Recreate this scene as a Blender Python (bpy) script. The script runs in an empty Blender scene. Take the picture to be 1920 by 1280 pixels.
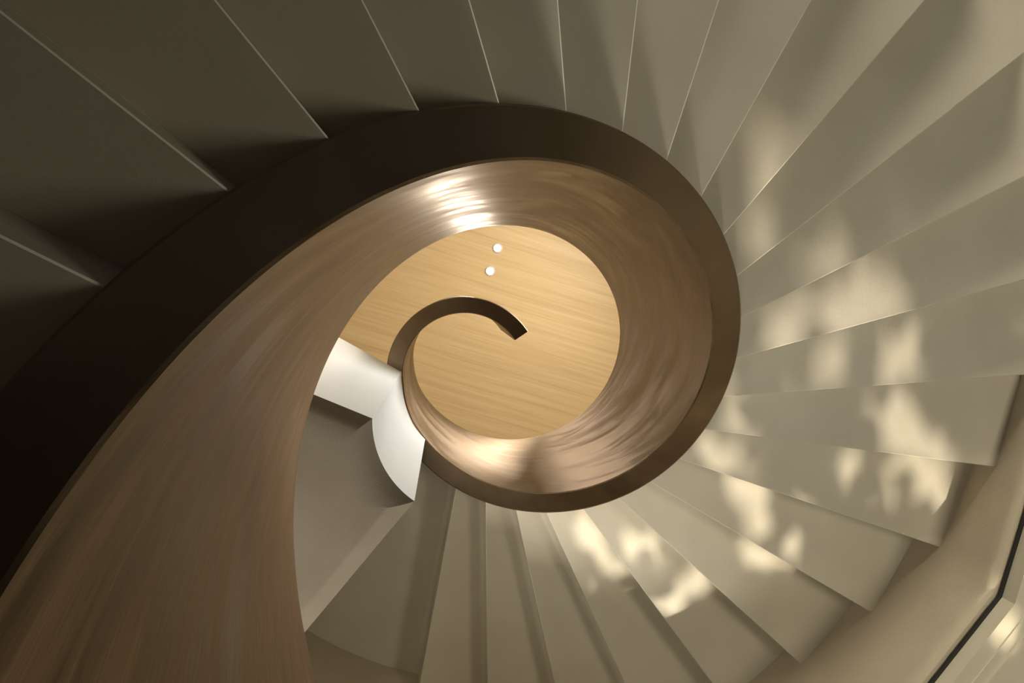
import bpy, bmesh, math, random
from mathutils import Matrix, Vector
from math import cos, sin, pi, sqrt, atan2, radians

random.seed(7)
C = bpy.context.scene.collection
S = 0.77            # metres per model unit (inner radius of the stair well = 1 unit)
H0 = 0.60           # the camera stands 0.6 m above the ground floor


def W(x, y, z):
    return Vector((x * S, y * S, z * S + H0))


FLOOR = -H0 / S

# ------------------------------------------------------------------ camera
F, TA, TB = 1350.0, -0.08507, -0.06661
cam_data = bpy.data.cameras.new('camera')
cam_data.sensor_width = 36.0
cam_data.lens = F / 1920 * 36.0
cam_data.clip_start = 0.02
cam = bpy.data.objects.new('camera', cam_data)
C.objects.link(cam)
ca, sa, cb, sb = cos(TA), sin(TA), cos(TB), sin(TB)
right = Vector((ca, 0, sa))
down = Vector((-sa * sb, cb, ca * sb))
fwd = Vector((-sa * cb, -sb, ca * cb))
m = Matrix.Identity(4)
for i in range(3):
    m[i][0] = right[i]
    m[i][1] = -down[i]
    m[i][2] = -fwd[i]
    m[i][3] = W(0, 0, 0)[i]
cam.matrix_world = m
sc = bpy.context.scene
sc.camera = cam

# ------------------------------------------------------------------ world, exposure, large lights
world = bpy.data.worlds.new('world')
sc.world = world
world.use_nodes = True
bg = world.node_tree.nodes['Background']
bg.inputs[0].default_value = (0.9, 0.86, 0.75, 1)
bg.inputs[1].default_value = 0.06
vs = sc.view_settings
vs.view_transform = 'Standard'
vs.look = 'None'
vs.exposure = 0.0
vs.gamma = 1.0
vs.use_curve_mapping = False


def light(name, kind, pos, target, energy, color, **kw):
    d = bpy.data.lights.new(name, kind)
    d.energy = energy
    d.color = color
    for a, v in kw.items():
        setattr(d, a, v)
    o = bpy.data.objects.new(name, d)
    C.objects.link(o)
    o.location = W(*pos)
    o.rotation_euler = (W(*target) - W(*pos)).to_track_quat('-Z', 'Y').to_euler()
    return o


SUN_POS = (2.8, 6.4, -0.55)       # sunlight thrown up off the ground outside the garden side
light('reflected_sunlight', 'SPOT', SUN_POS, (1.7, 0.6, 3.9), 1750, (1.0, 0.88, 0.70),
      spot_size=radians(62), spot_blend=0.3, shadow_soft_size=0.032)
light('garden_fill_light', 'AREA', (0.8, 8.2, -0.3), (1.7, 0.6, 3.9), 740, (1.0, 0.94, 0.80),
      shape='RECTANGLE', size=2.4, size_y=1.0)  # unseen area fill added for the treads; no window is built here
light('floor_fill_light', 'AREA', (3.9, 1.0, FLOOR + 0.05), (3.2, 0.8, 4.0), 66, (1.0, 0.93, 0.74),
      shape='RECTANGLE', size=1.4, size_y=1.4)  # added fill standing in for light off the floor
o_ = light('far_fill_light', 'AREA', (3.2, -8.0, 1.0), (3.1, 1.5, 4.1), 15, (1.0, 0.93, 0.76),
           shape='RECTANGLE', size=2.6, size_y=0.9)
o_.data.spread = radians(30)  # unseen fill added to shade the drum wall, kept narrow to spare the rest
light('left_fill_light', 'AREA', (-5.0, 3.4, 0.8), (1.2, 1.2, 4.6), 42, (1.0, 0.97, 0.88),
      shape='RECTANGLE', size=2.4, size_y=0.9)  # unseen fill added from the left to lift the riser backs
light('upper_fill_light', 'AREA', (2.85, -1.2, 8.3), (-0.7, 1.1, 7.9), 148, (0.94, 0.975, 1.0),
      shape='RECTANGLE', size=1.3, size_y=1.3)  # unseen fill added inside the drum to brighten the ceiling and landing block

# ------------------------------------------------------------------ fitted stair geometry (model units)
AX, AY = 0.4331, 0.5885
Z0, K, HB, WB = 0.7933, 1.0904, 2.0959, 0.1652
R2, TT, ZM = 0.6225, 2.4779, 7.3345
C2X, C2Y = AX + (1 - R2) * cos(TT), AY + (1 - R2) * sin(TT)
T0, DT = -2.6135, 0.20317


def zb(th):
    return Z0 + K * (th + 3.0)


# seams between neighbouring treads: height of the lower tread's underside, hub point, direction
SEAM = [(1.2147, -0.5593, -0.0111, -2.6608), (1.4362, -0.4239, -0.1976, -2.4636), (1.6578, -0.2666, -0.3434, -2.2527),
        (1.8793, -0.0752, -0.4647, -2.0474), (2.1008, 0.1446, -0.5454, -1.8581), (2.3224, 0.376, -0.5851, -1.6559),
        (2.5439, 0.6139, -0.5787, -1.4623), (2.7654, 0.8427, -0.5209, -1.2589), (2.9869, 1.0639, -0.4167, -1.0602),
        (3.2085, 1.2483, -0.2688, -0.859), (3.43, 1.4005, -0.0832, -0.6539), (3.6515, 1.5114, 0.131, -0.452),
        (3.8731, 1.582, 0.3637, -0.2544), (4.0946, 1.6059, 0.6092, -0.0591), (4.3161, 1.5637, 0.8445, 0.1418),
        (4.5376, 1.4812, 1.079, 0.3393), (4.7592, 1.3593, 1.2908, 0.5441), (4.9807, 1.1983, 1.4698, 0.7471),
        (5.2022, 0.9858, 1.6114, 0.9419), (5.4238, 0.7316, 1.6996, 1.1425), (5.6453, 0.5158, 1.7452, 1.354),
        (5.8668, 0.281, 1.729, 1.5634), (6.0883, 0.0406, 1.664, 1.7589)]


def seam(k):
    if 0 <= k < len(SEAM):
        z, x, y, a = SEAM[k]
        th0 = T0 + DT * k
        q = z
        for _ in range(12):
            th = atan2(y * q / z - AY, x * q / z - AX)
            th = th0 + (th - th0 + pi) % (2 * pi) - pi
            q = 0.5 * q + 0.5 * zb(th)
        return (q, x * q / z, y * q / z, a)
    th = T0 + DT * k
    a = (-2.6608 + 0.2032 * k) if k < 0 else 2.36
    r = 1.165
    return (zb(th), AX + r * cos(th), AY + r * sin(th), a)


def r_out(th):
    th = (th + pi) % (2 * pi) - pi
    if th < 0.21:
        return 3.17
    if th < 0.43:
        return 3.17 - 0.10 * (th - 0.21) / 0.22
    return 3.07


# ------------------------------------------------------------------ materials
def new_mat(name):
    mt = bpy.data.materials.new(name)
    mt.use_nodes = True
    nt = mt.node_tree
    return mt, nt, nt.nodes['Principled BSDF']


def ramp(nt, fac, stops):
    n = nt.nodes.new('ShaderNodeValToRGB')
    e = n.color_ramp.elements
    while len(e) < len(stops):
        e.new(0.5)
    for el, (p, c) in zip(e, stops):
        el.position = p
        el.color = (*c, 1)
    nt.links.new(fac, n.inputs[0])
    return n.outputs[0]


def noise(nt, vec, scale, detail=4, rough=0.55, dist=0.0):
    n = nt.nodes.new('ShaderNodeTexNoise')
    n.inputs['Scale'].default_value = scale
    n.inputs['Detail'].default_value = detail
    n.inputs['Roughness'].default_value = rough
    n.inputs['Distortion'].default_value = dist
    nt.links.new(vec, n.inputs['Vector'])
    return n.outputs['Fac']


def mapping(nt, src, scale=(1, 1, 1), rot=(0, 0, 0)):
    t = nt.nodes.new('ShaderNodeTexCoord')
    m0 = nt.nodes.new('ShaderNodeMapping')
    m0.inputs['Rotation'].default_value = rot
    nt.links.new(t.outputs[src], m0.inputs['Vector'])
    mp = nt.nodes.new('ShaderNodeMapping')
    mp.inputs['Scale'].default_value = scale
    nt.links.new(m0.outputs[0], mp.inputs['Vector'])
    return mp.outputs[0]


def bump(nt, h, bsdf, strength, dist=0.01):
    b = nt.nodes.new('ShaderNodeBump')
    b.inputs['Strength'].default_value = strength
    b.inputs['Distance'].default_value = dist
    nt.links.new(h, b.inputs['Height'])
    nt.links.new(b.outputs[0], bsdf.inputs['Normal'])


def painted(name, c1, c2, rough, bstr, grain=60, spec=0.5):
    mt, nt, b = new_mat(name)
    v = mapping(nt, 'Object')
    n1 = noise(nt, v, 3.0, 5)
    nt.links.new(ramp(nt, n1, [(0.3, c1), (0.7, c2)]), b.inputs['Base Color'])
    b.inputs['Roughness'].default_value = rough
    b.inputs['Specular IOR Level'].default_value = spec
    n2 = noise(nt, v, grain, 5, 0.65)
    bump(nt, n2, b, bstr, 0.004)
    return mt


M_TREAD = painted('painted_steel', (0.56, 0.51, 0.41), (0.62, 0.57, 0.465), 0.45, 0.25, 35)
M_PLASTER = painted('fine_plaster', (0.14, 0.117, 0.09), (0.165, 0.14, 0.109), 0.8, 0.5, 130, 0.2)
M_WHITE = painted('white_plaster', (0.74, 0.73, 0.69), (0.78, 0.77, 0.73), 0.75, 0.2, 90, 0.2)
M_DRUM = painted('tan_plaster', (0.46, 0.395, 0.29), (0.52, 0.45, 0.335), 0.75, 0.5, 110, 0.3)
M_CEIL = painted('cream_plaster', (0.60, 0.55, 0.42), (0.64, 0.59, 0.46), 0.8, 0.4, 120, 0.2)
M_FLOOR = painted('dark_stone', (0.05, 0.042, 0.033), (0.08, 0.067, 0.053), 0.5, 0.1, 20)
M_GAP, _, b = new_mat('black_reveal')
b.inputs['Base Color'].default_value = (0.015, 0.014, 0.012, 1)
b.inputs['Roughness'].default_value = 0.6

# patinated brushed bronze; u runs along the band, v up it
M_BRONZE, nt, b = new_mat('brushed_bronze')
v1 = mapping(nt, 'UV', (0.7, 3.2, 1), (0, 0, 0.22))
v2 = mapping(nt, 'UV', (3.0, 60.0, 1), (0, 0, 0.12))
v3 = mapping(nt, 'UV', (1.3, 1.6, 1))
n1 = noise(nt, v1, 1.6, 6, 0.6, 0.6)
n2 = noise(nt, v2, 2.0, 4, 0.6)
n3 = noise(nt, v3, 1.2, 4, 0.5)
mx = nt.nodes.new('ShaderNodeMix')
mx.data_type = 'FLOAT'
mx.inputs[0].default_value = 0.35
nt.links.new(n1, mx.inputs[2])
nt.links.new(n2, mx.inputs[3])
nt.links.new(ramp(nt, mx.outputs[0], [(0.36, (0.10, 0.068, 0.038)), (0.50, (0.17, 0.118, 0.069)), (0.66, (0.27, 0.19, 0.115))]),
             b.inputs['Base Color'])
mr = nt.nodes.new('ShaderNodeMapRange')
mr.inputs['From Min'].default_value = 0.36
mr.inputs['From Max'].default_value = 0.64
mr.inputs['To Min'].default_value = 0.30
mr.inputs['To Max'].default_value = 0.56
nt.links.new(n1, mr.inputs['Value'])
nt.links.new(mr.outputs[0], b.inputs['Roughness'])
b.inputs['Metallic'].default_value = 0.94
b.inputs['Anisotropic'].default_value = 0.0
b.inputs['Anisotropic Rotation'].default_value = 0.25
tg = nt.nodes.new('ShaderNodeTangent')
tg.direction_type = 'UV_MAP'
tg.uv_map = 'UVMap'
nt.links.new(tg.outputs[0], b.inputs['Tangent'])
bump(nt, n2, b, 0.012, 0.003)

# straight-grained bamboo veneer of the top ceiling
M_WOOD, nt, b = new_mat('bamboo_veneer')
va = mapping(nt, 'Object', (0.22, 7.0, 1), (0, 0, -0.3))
vb = mapping(nt, 'Object', (0.5, 45.0, 1), (0, 0, -0.3))
na = noise(nt, va, 2.2, 4, 0.6)
nb = noise(nt, vb, 2.0, 3, 0.6)
mx = nt.nodes.new('ShaderNodeMix')
mx.data_type = 'FLOAT'
mx.inputs[0].default_value = 0.4
nt.links.new(na, mx.inputs[2])
nt.links.new(nb, mx.inputs[3])
nt.links.new(ramp(nt, mx.outputs[0], [(0.32, (0.55, 0.35, 0.145)), (0.5, (0.67, 0.45, 0.20)), (0.68, (0.75, 0.53, 0.26))]),
             b.inputs['Base Color'])
b.inputs['Roughness'].default_value = 0.55

M_EDGE = painted('painted_edge_highlight', (0.72, 0.68, 0.58), (0.80, 0.76, 0.66), 0.4, 0.1, 60)  # light caught by the tread edges, put into the colour of the bevels
M_UNDER, nt, b = new_mat('dark_bronze_underside')
n1 = noise(nt, mapping(nt, 'Object', (1, 1, 1)), 2.2, 5, 0.6)
nt.links.new(ramp(nt, n1, [(0.35, (0.19, 0.135, 0.086)), (0.65, (0.28, 0.205, 0.135))]), b.inputs['Base Color'])
b.inputs['Metallic'].default_value = 1.0
b.inputs['Roughness'].default_value = 0.27

M_STEEL, _, b = new_mat('white_lamp_trim')
b.inputs['Base Color'].default_value = (0.7, 0.62, 0.5, 1)
b.inputs['Roughness'].default_value = 0.4
M_LAMP, nt, b = new_mat('lit_lamp')
b.inputs['Emission Color'].default_value = (1, 0.93, 0.82, 1)
b.inputs['Emission Strength'].default_value = 14
M_LEAF, nt, b = new_mat('leaf_green')
b.inputs['Base Color'].default_value = (0.05, 0.08, 0.025, 1)
b.inputs['Roughness'].default_value = 0.6


# ------------------------------------------------------------------ mesh helpers
def link(name, bm, mats, parent=None, smooth=False, angle=None, **props):
    bmesh.ops.recalc_face_normals(bm, faces=bm.faces)
    me = bpy.data.meshes.new(name)
    bm.to_mesh(me)
    bm.free()
    for mt in (mats if isinstance(mats, (list, tuple)) else [mats]):
        me.materials.append(mt)
    if smooth:
        for p in me.polygons:
            p.use_smooth = True
        if angle:
            me.set_sharp_from_angle(angle=angle)
    o = bpy.data.objects.new(name, me)
    C.objects.link(o)
    if parent:
        o.parent = parent
        o.matrix_parent_inverse = Matrix.Translation(-ROOTLOC[parent.name])
    for k, v in props.items():
        o[k] = v
    return o


ROOTLOC = {}


def thing(name, pos, **props):
    o = bpy.data.objects.new(name, None)
    o.empty_display_size = 0.1
    C.objects.link(o)
    o.location = pos
    for k, v in props.items():
        o[k] = v
    ROOTLOC[o.name] = Vector(pos)
    return o


def prism(bm, bottom, z0, z1, bevel=0.0):
    """solid between z0 and z1 (model units) over a plan polygon"""
    lo = [bm.verts.new(W(x, y, z0)) for x, y in bottom]
    hi = [bm.verts.new(W(x, y, z1)) for x, y in bottom]
    n = len(bottom)
    bm.faces.new(lo[::-1])
    bm.faces.new(hi)
    for i in range(n):
        bm.faces.new((lo[i], lo[(i + 1) % n], hi[(i + 1) % n], hi[i]))
    return lo, hi


# ------------------------------------------------------------------ setting: floor, lower ceiling, drum, top ceiling
POLY = []
for i in range(12):
    a = 0.41 + i * pi / 6
    POLY.append((a, 3.42 if i == 11 else 3.21))


def hole(dr=0.0):
    return [(AX + (r + dr) * cos(a), AY + (r + dr) * sin(a)) for a, r in POLY]


ROOM = 8.5
bm = bmesh.new()
prism(bm, [(AX - ROOM, AY - ROOM), (AX + ROOM, AY - ROOM), (AX + ROOM, AY + ROOM), (AX - ROOM, AY + ROOM)], FLOOR - 0.2, FLOOR)
link('floor', bm, M_FLOOR, kind='structure')


def ring_solid(bm, inner, outer, z0, z1):
    n = len(inner)
    v = [[bm.verts.new(W(x, y, z)) for x, y in pl] for z in (z0, z1) for pl in (inner, outer)]
    for i in range(n):
        j = (i + 1) % n
        bm.faces.new((v[0][i], v[0][j], v[1][j], v[1][i]))
        bm.faces.new((v[2][i], v[2][j], v[3][j], v[3][i]))
        bm.faces.new((v[0][i], v[0][j], v[2][j], v[2][i]))
        bm.faces.new((v[1][i], v[1][j], v[3][j], v[3][i]))


def square_out(rad):
    out = []
    for a, r in POLY:
        c, s = cos(a), sin(a)
        q = rad / max(abs(c), abs(s))
        out.append((AX + q * c, AY + q * s))
    return out


bm = bmesh.new()
ring_solid(bm, hole(0.17), square_out(ROOM), 3.93, 4.3)
link('ceiling_lower', bm, M_CEIL, kind='structure', label='cream plaster ceiling round the stair opening')
bm = bmesh.new()
ring_solid(bm, hole(0.004), hole(0.105), 3.955, 4.10)
link('trim_1', bm, M_CEIL, kind='structure', label='inner edge trim of the stair opening')
bm = bmesh.new()
ring_solid(bm, hole(0.105), hole(0.17), 3.947, 4.10)
link('trim_2', bm, M_CEIL, kind='structure', label='outer edge trim of the stair opening')
bm = bmesh.new()
ring_solid(bm, hole(-0.016), hole(0.05), 4.055, 4.07)
link('trim_3', bm, M_GAP, kind='structure', label='black shadow gap above the stair opening trim')

# drum wall: round above, its rolled foot passing over into the faceted opening of the lower ceiling
NSEG = 120


def poly_r(th):
    th = (th - 0.41) % (2 * pi)
    i = int(th / (pi / 6))
    a0_, r0_ = 0.41 + i * pi / 6, POLY[i % 12][1]
    a1_, r1_ = a0_ + pi / 6, POLY[(i + 1) % 12][1]
    th += 0.41
    return r0_ * r1_ * sin(a1_ - a0_) / (r0_ * sin(th - a0_) + r1_ * sin(a1_ - th))


def drum_ring(dr, mix, z):
    out = []
    for i in range(NSEG):
        th = 0.41 + 2 * pi * i / NSEG
        r = (poly_r(th) + dr) * (1 - mix) + r_out(th) * mix
        out.append(bm.verts.new(W(AX + r * cos(th), AY + r * sin(th), z)))
    return out


bm = bmesh.new()
rings = [drum_ring(dr, mx_, z) for dr, mx_, z in
         ((0.16, 0, 4.14), (-0.02, 0, 4.075), (-0.045, 0, 4.072), (-0.065, 0, 4.085), (-0.078, 0.0, 4.115), (-0.08, 0.0, 4.16),
          (-0.07, 0.1, 4.3), (-0.06, 0.35, 4.45), (-0.05, 0.75, 4.62), (-0.05, 1, 4.75), (-0.05, 1, 11.0))]
rings += [drum_ring(0.16, 0, 11.0)]
for a, b_ in zip(rings, rings[1:] + rings[:1]):
    for i in range(NSEG):
        j = (i + 1) % NSEG
        bm.faces.new((a[i], a[j], b_[j], b_[i]))
link('wall_drum', bm, M_DRUM, smooth=True, angle=radians(35), kind='structure')

bm = bmesh.new()
prism(bm, hole(0.3), 11.0, 11.25)
link('ceiling', bm, M_WOOD, kind='structure', label='bamboo veneer ceiling at the top of the stair well')

# ------------------------------------------------------------------ landing block (soffit with rolled edges, white upright faces)
fa, fb = 2.2008, 3.185
RB_A = 2.27


def arc_pts(r, a, b_, n=28):
    return [(C2X + r * cos(a + (b_ - a) * i / n), C2Y + r * sin(a + (b_ - a) * i / n)) for i in range(n + 1)]


def inset_outline(d, lang):
    """outline of the block, every visible side moved inwards by d"""
    r0 = R2 + 0.014
    e0 = Vector((C2X + r0 * cos(fa), C2Y + r0 * sin(fa)))
    e1 = Vector((C2X + r0 * cos(fb), C2Y + r0 * sin(fb)))
    u0, u1 = Vector((cos(RB_A), sin(RB_A))), Vector((cos(lang), sin(lang)))
    n0, n1 = Vector((-u0.y, u0.x)), Vector((u1.y, -u1.x))
    cen = Vector((-1.2, 1.4))
    if (cen - e0).dot(n0) < 0:
        n0 = -n0
    if (cen - e1).dot(n1) < 0:
        n1 = -n1
    ends = []
    for e, u, n_ in ((e0, u0, n0), (e1, u1, n1)):
        p = e + n_ * d - Vector((C2X, C2Y))
        b_ = p.dot(u)
        t_ = -b_ + sqrt(max(b_ * b_ - (p.dot(p) - (r0 + d) ** 2), 0))
        q = p + u * t_
        ends.append((atan2(q.y, q.x) % (2 * pi), tuple(e + n_ * d + u * 2.2)))
    return [ends[0][1]] + arc_pts(r0 + d, ends[0][0], ends[1][0]) + [ends[1][1]]


bm = bmesh.new()
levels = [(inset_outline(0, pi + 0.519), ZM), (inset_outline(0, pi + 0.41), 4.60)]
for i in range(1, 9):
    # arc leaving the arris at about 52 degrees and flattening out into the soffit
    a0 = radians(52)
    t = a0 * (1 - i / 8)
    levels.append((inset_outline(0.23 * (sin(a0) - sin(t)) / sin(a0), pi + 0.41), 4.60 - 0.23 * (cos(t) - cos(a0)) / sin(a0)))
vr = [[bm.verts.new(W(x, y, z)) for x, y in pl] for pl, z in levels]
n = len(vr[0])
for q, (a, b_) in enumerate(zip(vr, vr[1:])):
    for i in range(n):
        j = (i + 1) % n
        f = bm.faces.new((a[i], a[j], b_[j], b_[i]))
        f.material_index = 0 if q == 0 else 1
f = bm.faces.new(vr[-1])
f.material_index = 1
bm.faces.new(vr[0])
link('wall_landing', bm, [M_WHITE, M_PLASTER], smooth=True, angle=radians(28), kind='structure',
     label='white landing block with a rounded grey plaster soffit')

# ------------------------------------------------------------------ spiral staircase
ROOT = thing('spiral_staircase', W(AX, AY, FLOOR),
             label='spiral staircase with grey fanned treads winding round a solid bronze balustrade', category='staircase')

# bronze balustrade: one continuous solid band
bm = bmesh.new()
uvl = bm.loops.layers.uv.new('UVMap')
ths = []
t = -4.45
END = 5.70
while t < END:
    ths.append(t)
    t += 0.02
ths += [TT, END]
ths.sort()
BV = 0.008
prev = None
length = 0.0
lastp = None
rows = []
for th in ths:
    r2 = th > TT
    cx, cy, r = (C2X, C2Y, R2) if r2 else (AX, AY, 1.0)
    zl = min(zb(th), ZM)
    zt = zl + HB
    zl = max(zl, FLOOR)
    c, s = cos(th), sin(th)
    prof = [(r, zl + BV), (r + BV, zl), (r + WB - BV, zl), (r + WB, zl + BV), (r + WB, zt - BV), (r + WB - BV, zt), (r + BV, zt), (r, zt - BV)]
    p = Vector((cx + r * c, cy + r * s, zl))
    if lastp is not None:
        length += (p - lastp).length
    lastp = p
    pv = [0.0, 0.01, 0.16, 0.17, 0.17 + HB, 0.18 + HB, 0.33 + HB, 0.34 + HB, 0.34 + 2 * HB]
    rows.append(([bm.verts.new(W(cx + q * c, cy + q * s, z)) for q, z in prof], length, pv))
for (a, ua, pv), (b_, ub, _) in zip(rows, rows[1:]):
    for i in range(8):
        j = (i + 1) % 8
        f = bm.faces.new((a[i], a[j], b_[j], b_[i]))
        f.material_index = 1 if i == 1 else 0
        for lp, (u, v) in zip(f.loops, ((ua, pv[i]), (ua, pv[i + 1]), (ub, pv[i + 1]), (ub, pv[i]))):
            lp[uvl].uv = (u, v)
for row in (rows[0][0], rows[-1][0]):
    f = bm.faces.new(row)
    for lp in f.loops:
        lp[uvl].uv = (lp.vert.co.x, lp.vert.co.z)
link('balustrade', bm, [M_BRONZE, M_UNDER], ROOT, smooth=True, angle=radians(25), label='brushed bronze curving balustrade')


def ray_to_radius(px, py, a, R):
    dx, dy = cos(a), sin(a)
    qx, qy = px - AX, py - AY
    b_ = qx * dx + qy * dy
    return -b_ + sqrt(max(b_ * b_ - (qx * qx + qy * qy - R * R), 0))


SLAB = 0.085
ZOFF = 0.012
RISER = 0.03
for k in range(-9, 23):
    zl, x0, y0, a0 = seam(k)
    zu, x1, y1, a1 = seam(k + 1)
    if k == 22:
        zu = 6.58
        x1, y1, a1 = AX + 1.17 * cos(2.36), AY + 1.17 * sin(2.36), 2.42
    # hub ends pulled a little into the band, outer ends on the drum
    h0 = (x0 - 0.045 * cos(a0), y0 - 0.045 * sin(a0))
    h1 = (x1 - 0.045 * cos(a1), y1 - 0.045 * sin(a1))
    zl += ZOFF
    zu += ZOFF

    def outer_pt(x, y, a):
        th = a
        for _ in range(3):
            d = ray_to_radius(x, y, a, r_out(th) + 0.05)
            th = atan2(y + d * sin(a) - AY, x + d * cos(a) - AX)
        return (x + d * cos(a), y + d * sin(a))
    o0, o1 = outer_pt(*h0, a0), outer_pt(*h1, a1)
    ta, tb = atan2(o0[1] - AY, o0[0] - AX), atan2(o1[1] - AY, o1[0] - AX)
    if tb < ta - 1e-6:
        tb += 2 * pi
    ha, hb = atan2(h0[1] - AY, h0[0] - AX), atan2(h1[1] - AY, h1[0] - AX)
    if hb < ha:
        hb += 2 * pi
    ra, rb = sqrt((h0[0] - AX) ** 2 + (h0[1] - AY) ** 2), sqrt((h1[0] - AX) ** 2 + (h1[1] - AY) ** 2)
    ro_a, ro_b = sqrt((o0[0] - AX) ** 2 + (o0[1] - AY) ** 2), sqrt((o1[0] - AX) ** 2 + (o1[1] - AY) ** 2)
    hub = [(AX + (ra + (rb - ra) * i / 4) * cos(ha + (hb - ha) * i / 4), AY + (ra + (rb - ra) * i / 4) * sin(ha + (hb - ha) * i / 4)) for i in range(5)]
    out = [(AX + (ro_a + (ro_b - ro_a) * i / 5) * cos(ta + (tb - ta) * i / 5), AY + (ro_a + (ro_b - ro_a) * i / 5) * sin(ta + (tb - ta) * i / 5)) for i in range(6)]
    bm = bmesh.new()
    prism(bm, hub + out[::-1], zu, zu + SLAB)
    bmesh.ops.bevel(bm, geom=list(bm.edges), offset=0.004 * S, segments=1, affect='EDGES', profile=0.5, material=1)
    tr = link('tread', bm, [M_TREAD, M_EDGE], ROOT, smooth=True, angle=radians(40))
    ROOTLOC[tr.name] = Vector((0, 0, 0))
    # riser: upright plate standing on the next lower tread, flush with that tread's edge, coved into this one
    nx, ny = -sin(a0), cos(a0)          # up-stair side
    top_z = zu + 0.004
    bot_z = zl + SLAB - 0.002
    prof = [(-RISER, bot_z), (0.0, bot_z)]
    R = 0.05 if k >= 19 else 0.003
    for i in range(7):
        q = i / 6 * pi / 2
        prof.append((R * (1 - cos(q)), top_z - 0.004 - R * (1 - sin(q))))
    prof += [(R, top_z), (-RISER, top_z)]
    bm = bmesh.new()
    rows_ = []
    for P in (h0, (o0[0] - 0.004 * cos(a0), o0[1] - 0.004 * sin(a0))):
        rows_.append([bm.verts.new(W(P[0] + nx * d, P[1] + ny * d, z)) for d, z in prof])
    n = len(prof)
    for i in range(n):
        j = (i + 1) % n
        bm.faces.new((rows_[0][i], rows_[0][j], rows_[1][j], rows_[1][i]))
    bm.faces.new(rows_[0])
    bm.faces.new(rows_[1])
    me_r = link('riser', bm, M_TREAD, None, smooth=True, angle=radians(40))
    me_r.parent = tr
    me_r.matrix_parent_inverse = Matrix.Identity(4)
    # child meshes hold world coordinates; the tread sits at the origin of its parent chain

# ------------------------------------------------------------------ two recessed ceiling spots
for (x, y), lab in (((0.7182, -0.6875), 'small lit ceiling spotlight, nearer to the curved bronze edge'),
                    ((0.6039, -0.3399), 'small lit ceiling spotlight, nearer to the dark curved end of the balustrade')):
    t_ = thing('ceiling_spotlight', W(x, y, 11.0), label=lab, category='lamp', group='ceiling spotlights')
    bm = bmesh.new()
    segs = 32
    loops = []
    for r, z in ((0.052, 11.0), (0.052, 10.988), (0.066, 10.984), (0.074, 10.99), (0.076, 11.0)):
        loops.append([bm.verts.new(W(x + r * cos(2 * pi * i / segs), y + r * sin(2 * pi * i / segs), z)) for i in range(segs)])
    for a, b_ in zip(loops, loops[1:] + loops[:1]):
        for i in range(segs):
            j = (i + 1) % segs
            bm.faces.new((a[i], a[j], b_[j], b_[i]))
    link('trim_ring', bm, M_STEEL, t_, smooth=True, angle=radians(40))
    bm = bmesh.new()
    lo = [bm.verts.new(W(x + 0.052 * cos(2 * pi * i / segs), y + 0.052 * sin(2 * pi * i / segs), 10.992)) for i in range(segs)]
    ce = bm.verts.new(W(x, y, 10.982))
    for i in range(segs):
        bm.faces.new((lo[i], lo[(i + 1) % segs], ce))
    link('lamp', bm, M_LAMP, t_, smooth=True)
    l_ = light('spot_beam', 'SPOT', (x, y, 10.96), (x, y, 0), 320, (1.0, 0.84, 0.66),
               spot_size=radians(75), spot_blend=0.6, shadow_soft_size=0.13)

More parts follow.
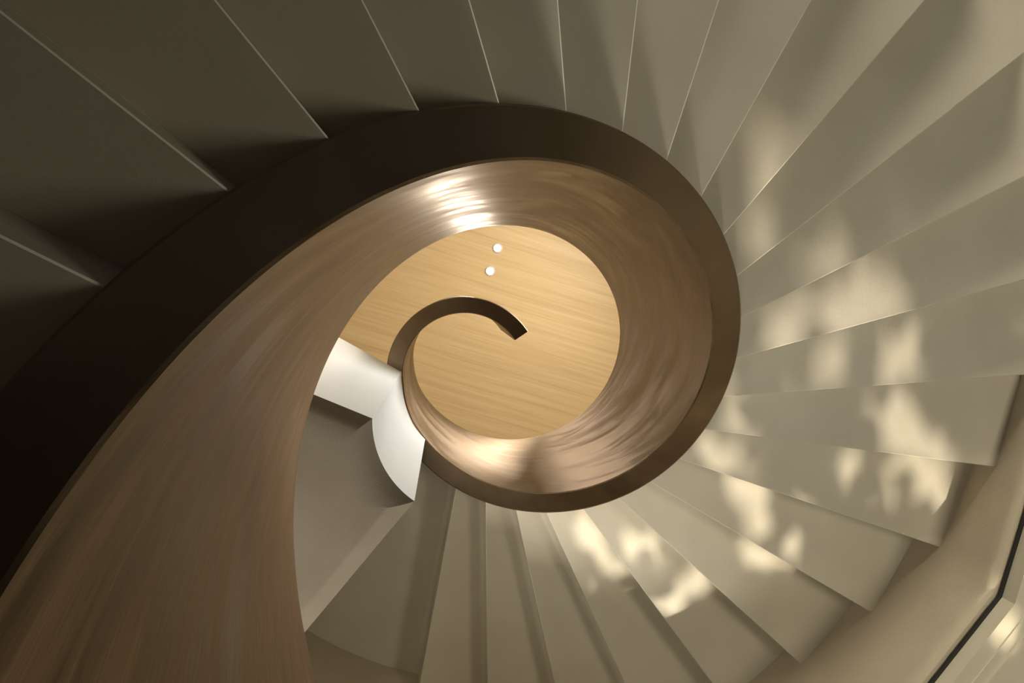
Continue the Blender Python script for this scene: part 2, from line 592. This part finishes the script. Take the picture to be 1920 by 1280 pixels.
# ------------------------------------------------------------------ unseen leaf mass, added and pruned to break the light into dapples
# spots on the stair kept clear of leaves so that they are lit: x, y, z, radius, clearness
LIT = [(0.11,-0.36,2.57,0.04,0.6), (0.15,-0.37,2.8,0.044,0.6), (0.19,-0.38,2.25,0.04,1), (0.19,-0.38,3.07,0.048,0.6), (0.24,-0.39,2.35,0.042,1),
(0.25,-0.39,3.36,0.052,0.6), (0.29,-0.4,2.44,0.043,1), (0.31,-0.4,3.67,0.057,0.6), (0.35,-0.41,2.52,0.045,1), (0.38,-0.41,3.27,0.044,0.8),
(0.39,-0.41,2.59,0.046,1), (0.43,-0.41,2.66,0.047,1), (0.44,-0.41,3.36,0.045,0.8), (0.48,-0.41,2.71,0.048,1), (0.49,-0.41,3.41,0.046,0.8),
(0.52,-0.41,2.75,0.049,1), (0.55,-0.41,3.45,0.046,0.8), (0.58,-0.4,2.73,0.033,0.7), (0.6,-0.4,3.46,0.046,0.8), (0.64,-0.39,2.83,0.035,0.7),
(0.66,-0.39,3.52,0.047,0.8), (0.69,-0.38,2.91,0.036,0.7), (0.72,-0.37,3.56,0.048,0.8), (0.75,-0.36,2.98,0.036,0.7), (0.77,-0.35,3.59,0.048,0.8),
(0.8,-0.34,3.03,0.037,0.7), (0.82,-0.33,3.59,0.048,0.8), (0.87,-0.31,3.12,0.038,0.7), (0.88,-0.31,3.64,0.049,0.8), (0.93,-0.28,3.19,0.039,0.7),
(0.93,-0.28,3.67,0.049,0.8), (0.94,-0.28,4.11,0.041,0.6), (0.98,-0.25,3.68,0.049,0.8), (0.98,-0.25,4.12,0.041,0.6), (0.99,-0.24,3.24,0.04,0.7),
(1.03,-0.21,4.11,0.041,0.6), (1.07,-0.18,4.08,0.041,0.6), (1.1,1.94,5.44,0.069,0.9), (1.11,-0.15,4.04,0.04,0.6), (1.15,-0.11,4.04,0.04,0.6),
(1.17,2.05,5.44,0.069,0.9), (1.19,-0.07,4.03,0.04,0.6), (1.21,-0.19,3.21,0.028,0.4), (1.22,-0.03,3.99,0.04,0.6), (1.22,2.15,5.44,0.069,0.9),
(1.28,-0.1,3.32,0.03,0.4), (1.31,-0.61,3.23,0.062,0.45), (1.33,-0.55,3.23,0.062,0.45), (1.33,1.91,5.22,0.07,0.5), (1.33,2.18,5.44,0.04,0.7),
(1.35,-0.5,3.23,0.062,0.45), (1.36,-0.73,3.23,0.062,0.55), (1.36,1.98,5.22,0.07,0.5), (1.38,-0.68,3.23,0.062,0.55), (1.38,2.05,5.22,0.07,0.5),
(1.39,2.22,5.44,0.04,0.7), (1.4,-0.63,3.23,0.062,0.55), (1.41,-0.88,3.23,0.048,1), (1.43,-0.58,3.23,0.062,0.55), (1.43,-0.41,3.45,0.051,0.9),
(1.45,-0.54,3.23,0.062,0.55), (1.45,-0.37,3.45,0.051,0.9), (1.46,-0.81,3.23,0.048,1), (1.48,-0.77,3.23,0.048,1), (1.48,-0.33,3.45,0.051,0.9),
(1.48,1.93,5.22,0.077,0.5), (1.49,0.32,3.79,0.034,0.5), (1.5,-0.73,3.23,0.048,1), (1.52,0.72,4.2,0.044,0.9), (1.52,2.04,5.22,0.077,0.5),
(1.53,0.65,4.12,0.043,0.9), (1.56,-0.4,3.45,0.061,0.35), (1.56,0.42,3.9,0.035,0.5), (1.57,-0.26,3.45,0.051,0.35), (1.59,-0.44,3.45,0.061,0.35),
(1.62,-0.48,3.45,0.061,0.35), (1.62,-0.3,3.45,0.051,0.35), (1.65,-0.52,3.45,0.061,0.35), (1.67,-0.34,3.45,0.051,0.35), (1.68,2.42,5.22,0.085,1),
(1.69,0.98,4.56,0.095,0.6), (1.74,2.35,5.22,0.085,1), (1.75,-0.2,3.67,0.054,0.35), (1.75,0.75,4.34,0.09,0.7), (1.77,1.02,4.56,0.095,0.6),
(1.79,2.27,5.22,0.085,1), (1.81,-0.18,3.67,0.054,0.35), (1.82,0.19,3.89,0.069,0.75), (1.84,1.06,4.56,0.095,0.6), (1.85,0.8,4.34,0.09,0.7),
(1.87,-0.17,3.67,0.054,0.35), (1.89,0.12,3.89,0.069,0.75), (1.9,2.17,5.22,0.085,1), (1.96,0.18,3.89,0.058,0.8), (1.96,1.31,4.78,0.085,1),
(1.97,0.09,3.89,0.069,0.75), (1.99,0.32,4.11,0.067,0.5), (2.0,-0.41,3.67,0.06,1), (2.0,-0.31,3.67,0.06,1), (2.0,1.38,4.78,0.085,1),
(2.01,-0.25,3.67,0.06,1), (2.02,-0.2,3.67,0.06,1), (2.02,0.16,3.89,0.058,0.8), (2.03,0.36,4.11,0.067,0.5), (2.04,1.45,4.78,0.085,1),
(2.05,0.06,3.89,0.069,0.75), (2.07,0.41,4.11,0.067,0.5), (2.08,0.15,3.89,0.058,0.8), (2.1,1.53,4.78,0.085,1), (2.11,0.05,3.89,0.069,0.75),
(2.15,1.17,4.56,0.061,0.55), (2.15,1.62,4.78,0.085,1), (2.17,0.04,3.89,0.069,0.75), (2.17,1.87,5.0,0.074,1), (2.21,0.46,4.11,0.067,1),
(2.23,0.03,3.89,0.069,0.75), (2.23,1.26,4.56,0.061,0.55), (2.23,1.94,5.0,0.074,1), (2.26,0.37,4.11,0.067,1), (2.29,0.29,4.11,0.067,1),
(2.31,0.03,3.89,0.069,0.75), (2.32,-0.15,3.89,0.058,0.9), (2.32,1.94,5.0,0.052,0.9), (2.36,-0.1,3.89,0.058,0.9), (2.37,1.7,4.78,0.053,0.9),
(2.39,0.03,3.89,0.069,0.75), (2.4,-0.06,3.89,0.058,0.9), (2.4,1.79,4.78,0.053,0.9), (2.4,1.97,5.0,0.052,0.9), (2.44,-0.01,3.89,0.058,0.9),
(2.44,1.88,4.78,0.053,0.9), (2.47,0.05,3.89,0.069,0.75), (2.48,0.22,4.11,0.067,0.7), (2.48,2.01,5.0,0.052,0.9), (2.5,0.03,3.89,0.058,0.9),
(2.53,0.27,4.11,0.067,0.7), (2.55,0.07,3.89,0.069,0.75), (2.55,0.08,3.89,0.058,0.9), (2.57,0.32,4.11,0.067,0.7), (2.6,0.38,4.11,0.067,0.7),
(2.61,1.15,4.56,0.068,0.7), (2.63,0.45,4.11,0.067,0.7), (2.69,1.25,4.56,0.068,0.7), (2.71,0.34,4.11,0.061,0.95), (2.72,0.63,4.34,0.077,0.4),
(2.75,0.39,4.11,0.061,0.95), (2.77,0.69,4.34,0.077,0.4), (2.8,0.45,4.11,0.061,0.95), (2.81,0.98,4.34,0.032,0.7), (2.82,0.75,4.34,0.077,0.4),
(2.84,1.02,4.34,0.032,0.7), (2.87,0.82,4.34,0.077,0.4), (2.91,0.89,4.34,0.071,1), (2.95,0.94,4.34,0.071,1), (2.96,1.24,4.56,0.081,0.5),
(2.99,1.0,4.34,0.071,1), (3.05,1.32,4.56,0.081,0.5), (3.13,0.93,4.34,0.064,0.35), (3.17,1.03,4.34,0.064,0.35), (3.17,1.15,4.56,0.081,0.8),
(3.23,1.22,4.56,0.081,0.8), (3.28,1.28,4.56,0.081,0.8), (3.32,1.35,4.56,0.081,0.8), (3.36,1.41,4.56,0.081,0.8), (3.4,1.47,4.56,0.081,0.8)]
L = Vector(SUN_POS)
rays = [((Vector(q[:3]) - L).normalized(), (Vector(q[:3]) - L).length, q[3], q[4]) for q in LIT]
AIM = (Vector((1.7, 0.6, 3.9)) - L).normalized()
U = AIM.cross(Vector((0, 0, 1))).normalized()
V = U.cross(AIM)
verts, faces = [], []
rnd = random.Random(11)
for layer in range(5):
    dist = 2.35 + 0.22 * layer
    half = dist * math.tan(radians(32))
    step = 0.062
    nn = int(half / step) + 1
    for iu in range(-nn, nn + 1):
        for iv in range(-nn, nn + 1):
            u = (iu + rnd.uniform(-0.6, 0.6)) * step
            v = (iv + rnd.uniform(-0.6, 0.6)) * step
            if u * u + v * v > half * half:
                continue
            Q = L + AIM * (dist + rnd.uniform(-0.1, 0.1)) + U * u + V * v
            d = (Q - L).normalized()
            open_ = 0.0
            for dr, ln, rad, w in rays:
                cs = d.dot(dr)
                if cs > 0.9 and sqrt(max(0.0, 1 - cs * cs)) * ln < rad * 1.0 + 0.05:
                    open_ = max(open_, w)
            if open_ >= 0.99 or (open_ > 0 and rnd.random() < open_ ** 0.35):
                continue
            ln, wd = rnd.uniform(0.075, 0.10), rnd.uniform(0.03, 0.042)
            ax = (U * rnd.uniform(-1, 1) + V * rnd.uniform(-1, 1) + AIM * rnd.uniform(-0.3, 0.3)).normalized()
            sd = ax.cross(AIM).normalized()
            up = sd.cross(ax) * 0.012
            b0 = len(verts)
            for t, w_, h_ in ((-0.5, 0, 0), (-0.15, 1, 1), (0.2, 0.85, 1), (0.5, 0, 0), (0.2, -0.85, 1), (-0.15, -1, 1)):
                p_ = Q + ax * (ln * t) + sd * (wd * w_) + up * h_
                verts.append(W(*p_))
            verts.append(W(*(Q - ax * ln * 0.15)))
            verts.append(W(*(Q + ax * ln * 0.2)))
            faces += [(b0, b0 + 1, b0 + 6), (b0, b0 + 6, b0 + 5), (b0 + 1, b0 + 2, b0 + 7, b0 + 6), (b0 + 6, b0 + 7, b0 + 4, b0 + 5),
                      (b0 + 2, b0 + 3, b0 + 7), (b0 + 7, b0 + 3, b0 + 4)]
me = bpy.data.meshes.new('foliage')
me.from_pydata(verts, [], faces)
me.materials.append(M_LEAF)
fo = bpy.data.objects.new('foliage', me)
C.objects.link(fo)
fo['kind'] = 'stuff'
fo['label'] = 'unseen leaf mass added to throw dapples onto the stair'
fo['category'] = 'foliage'
print('leaves', len(verts) // 8)
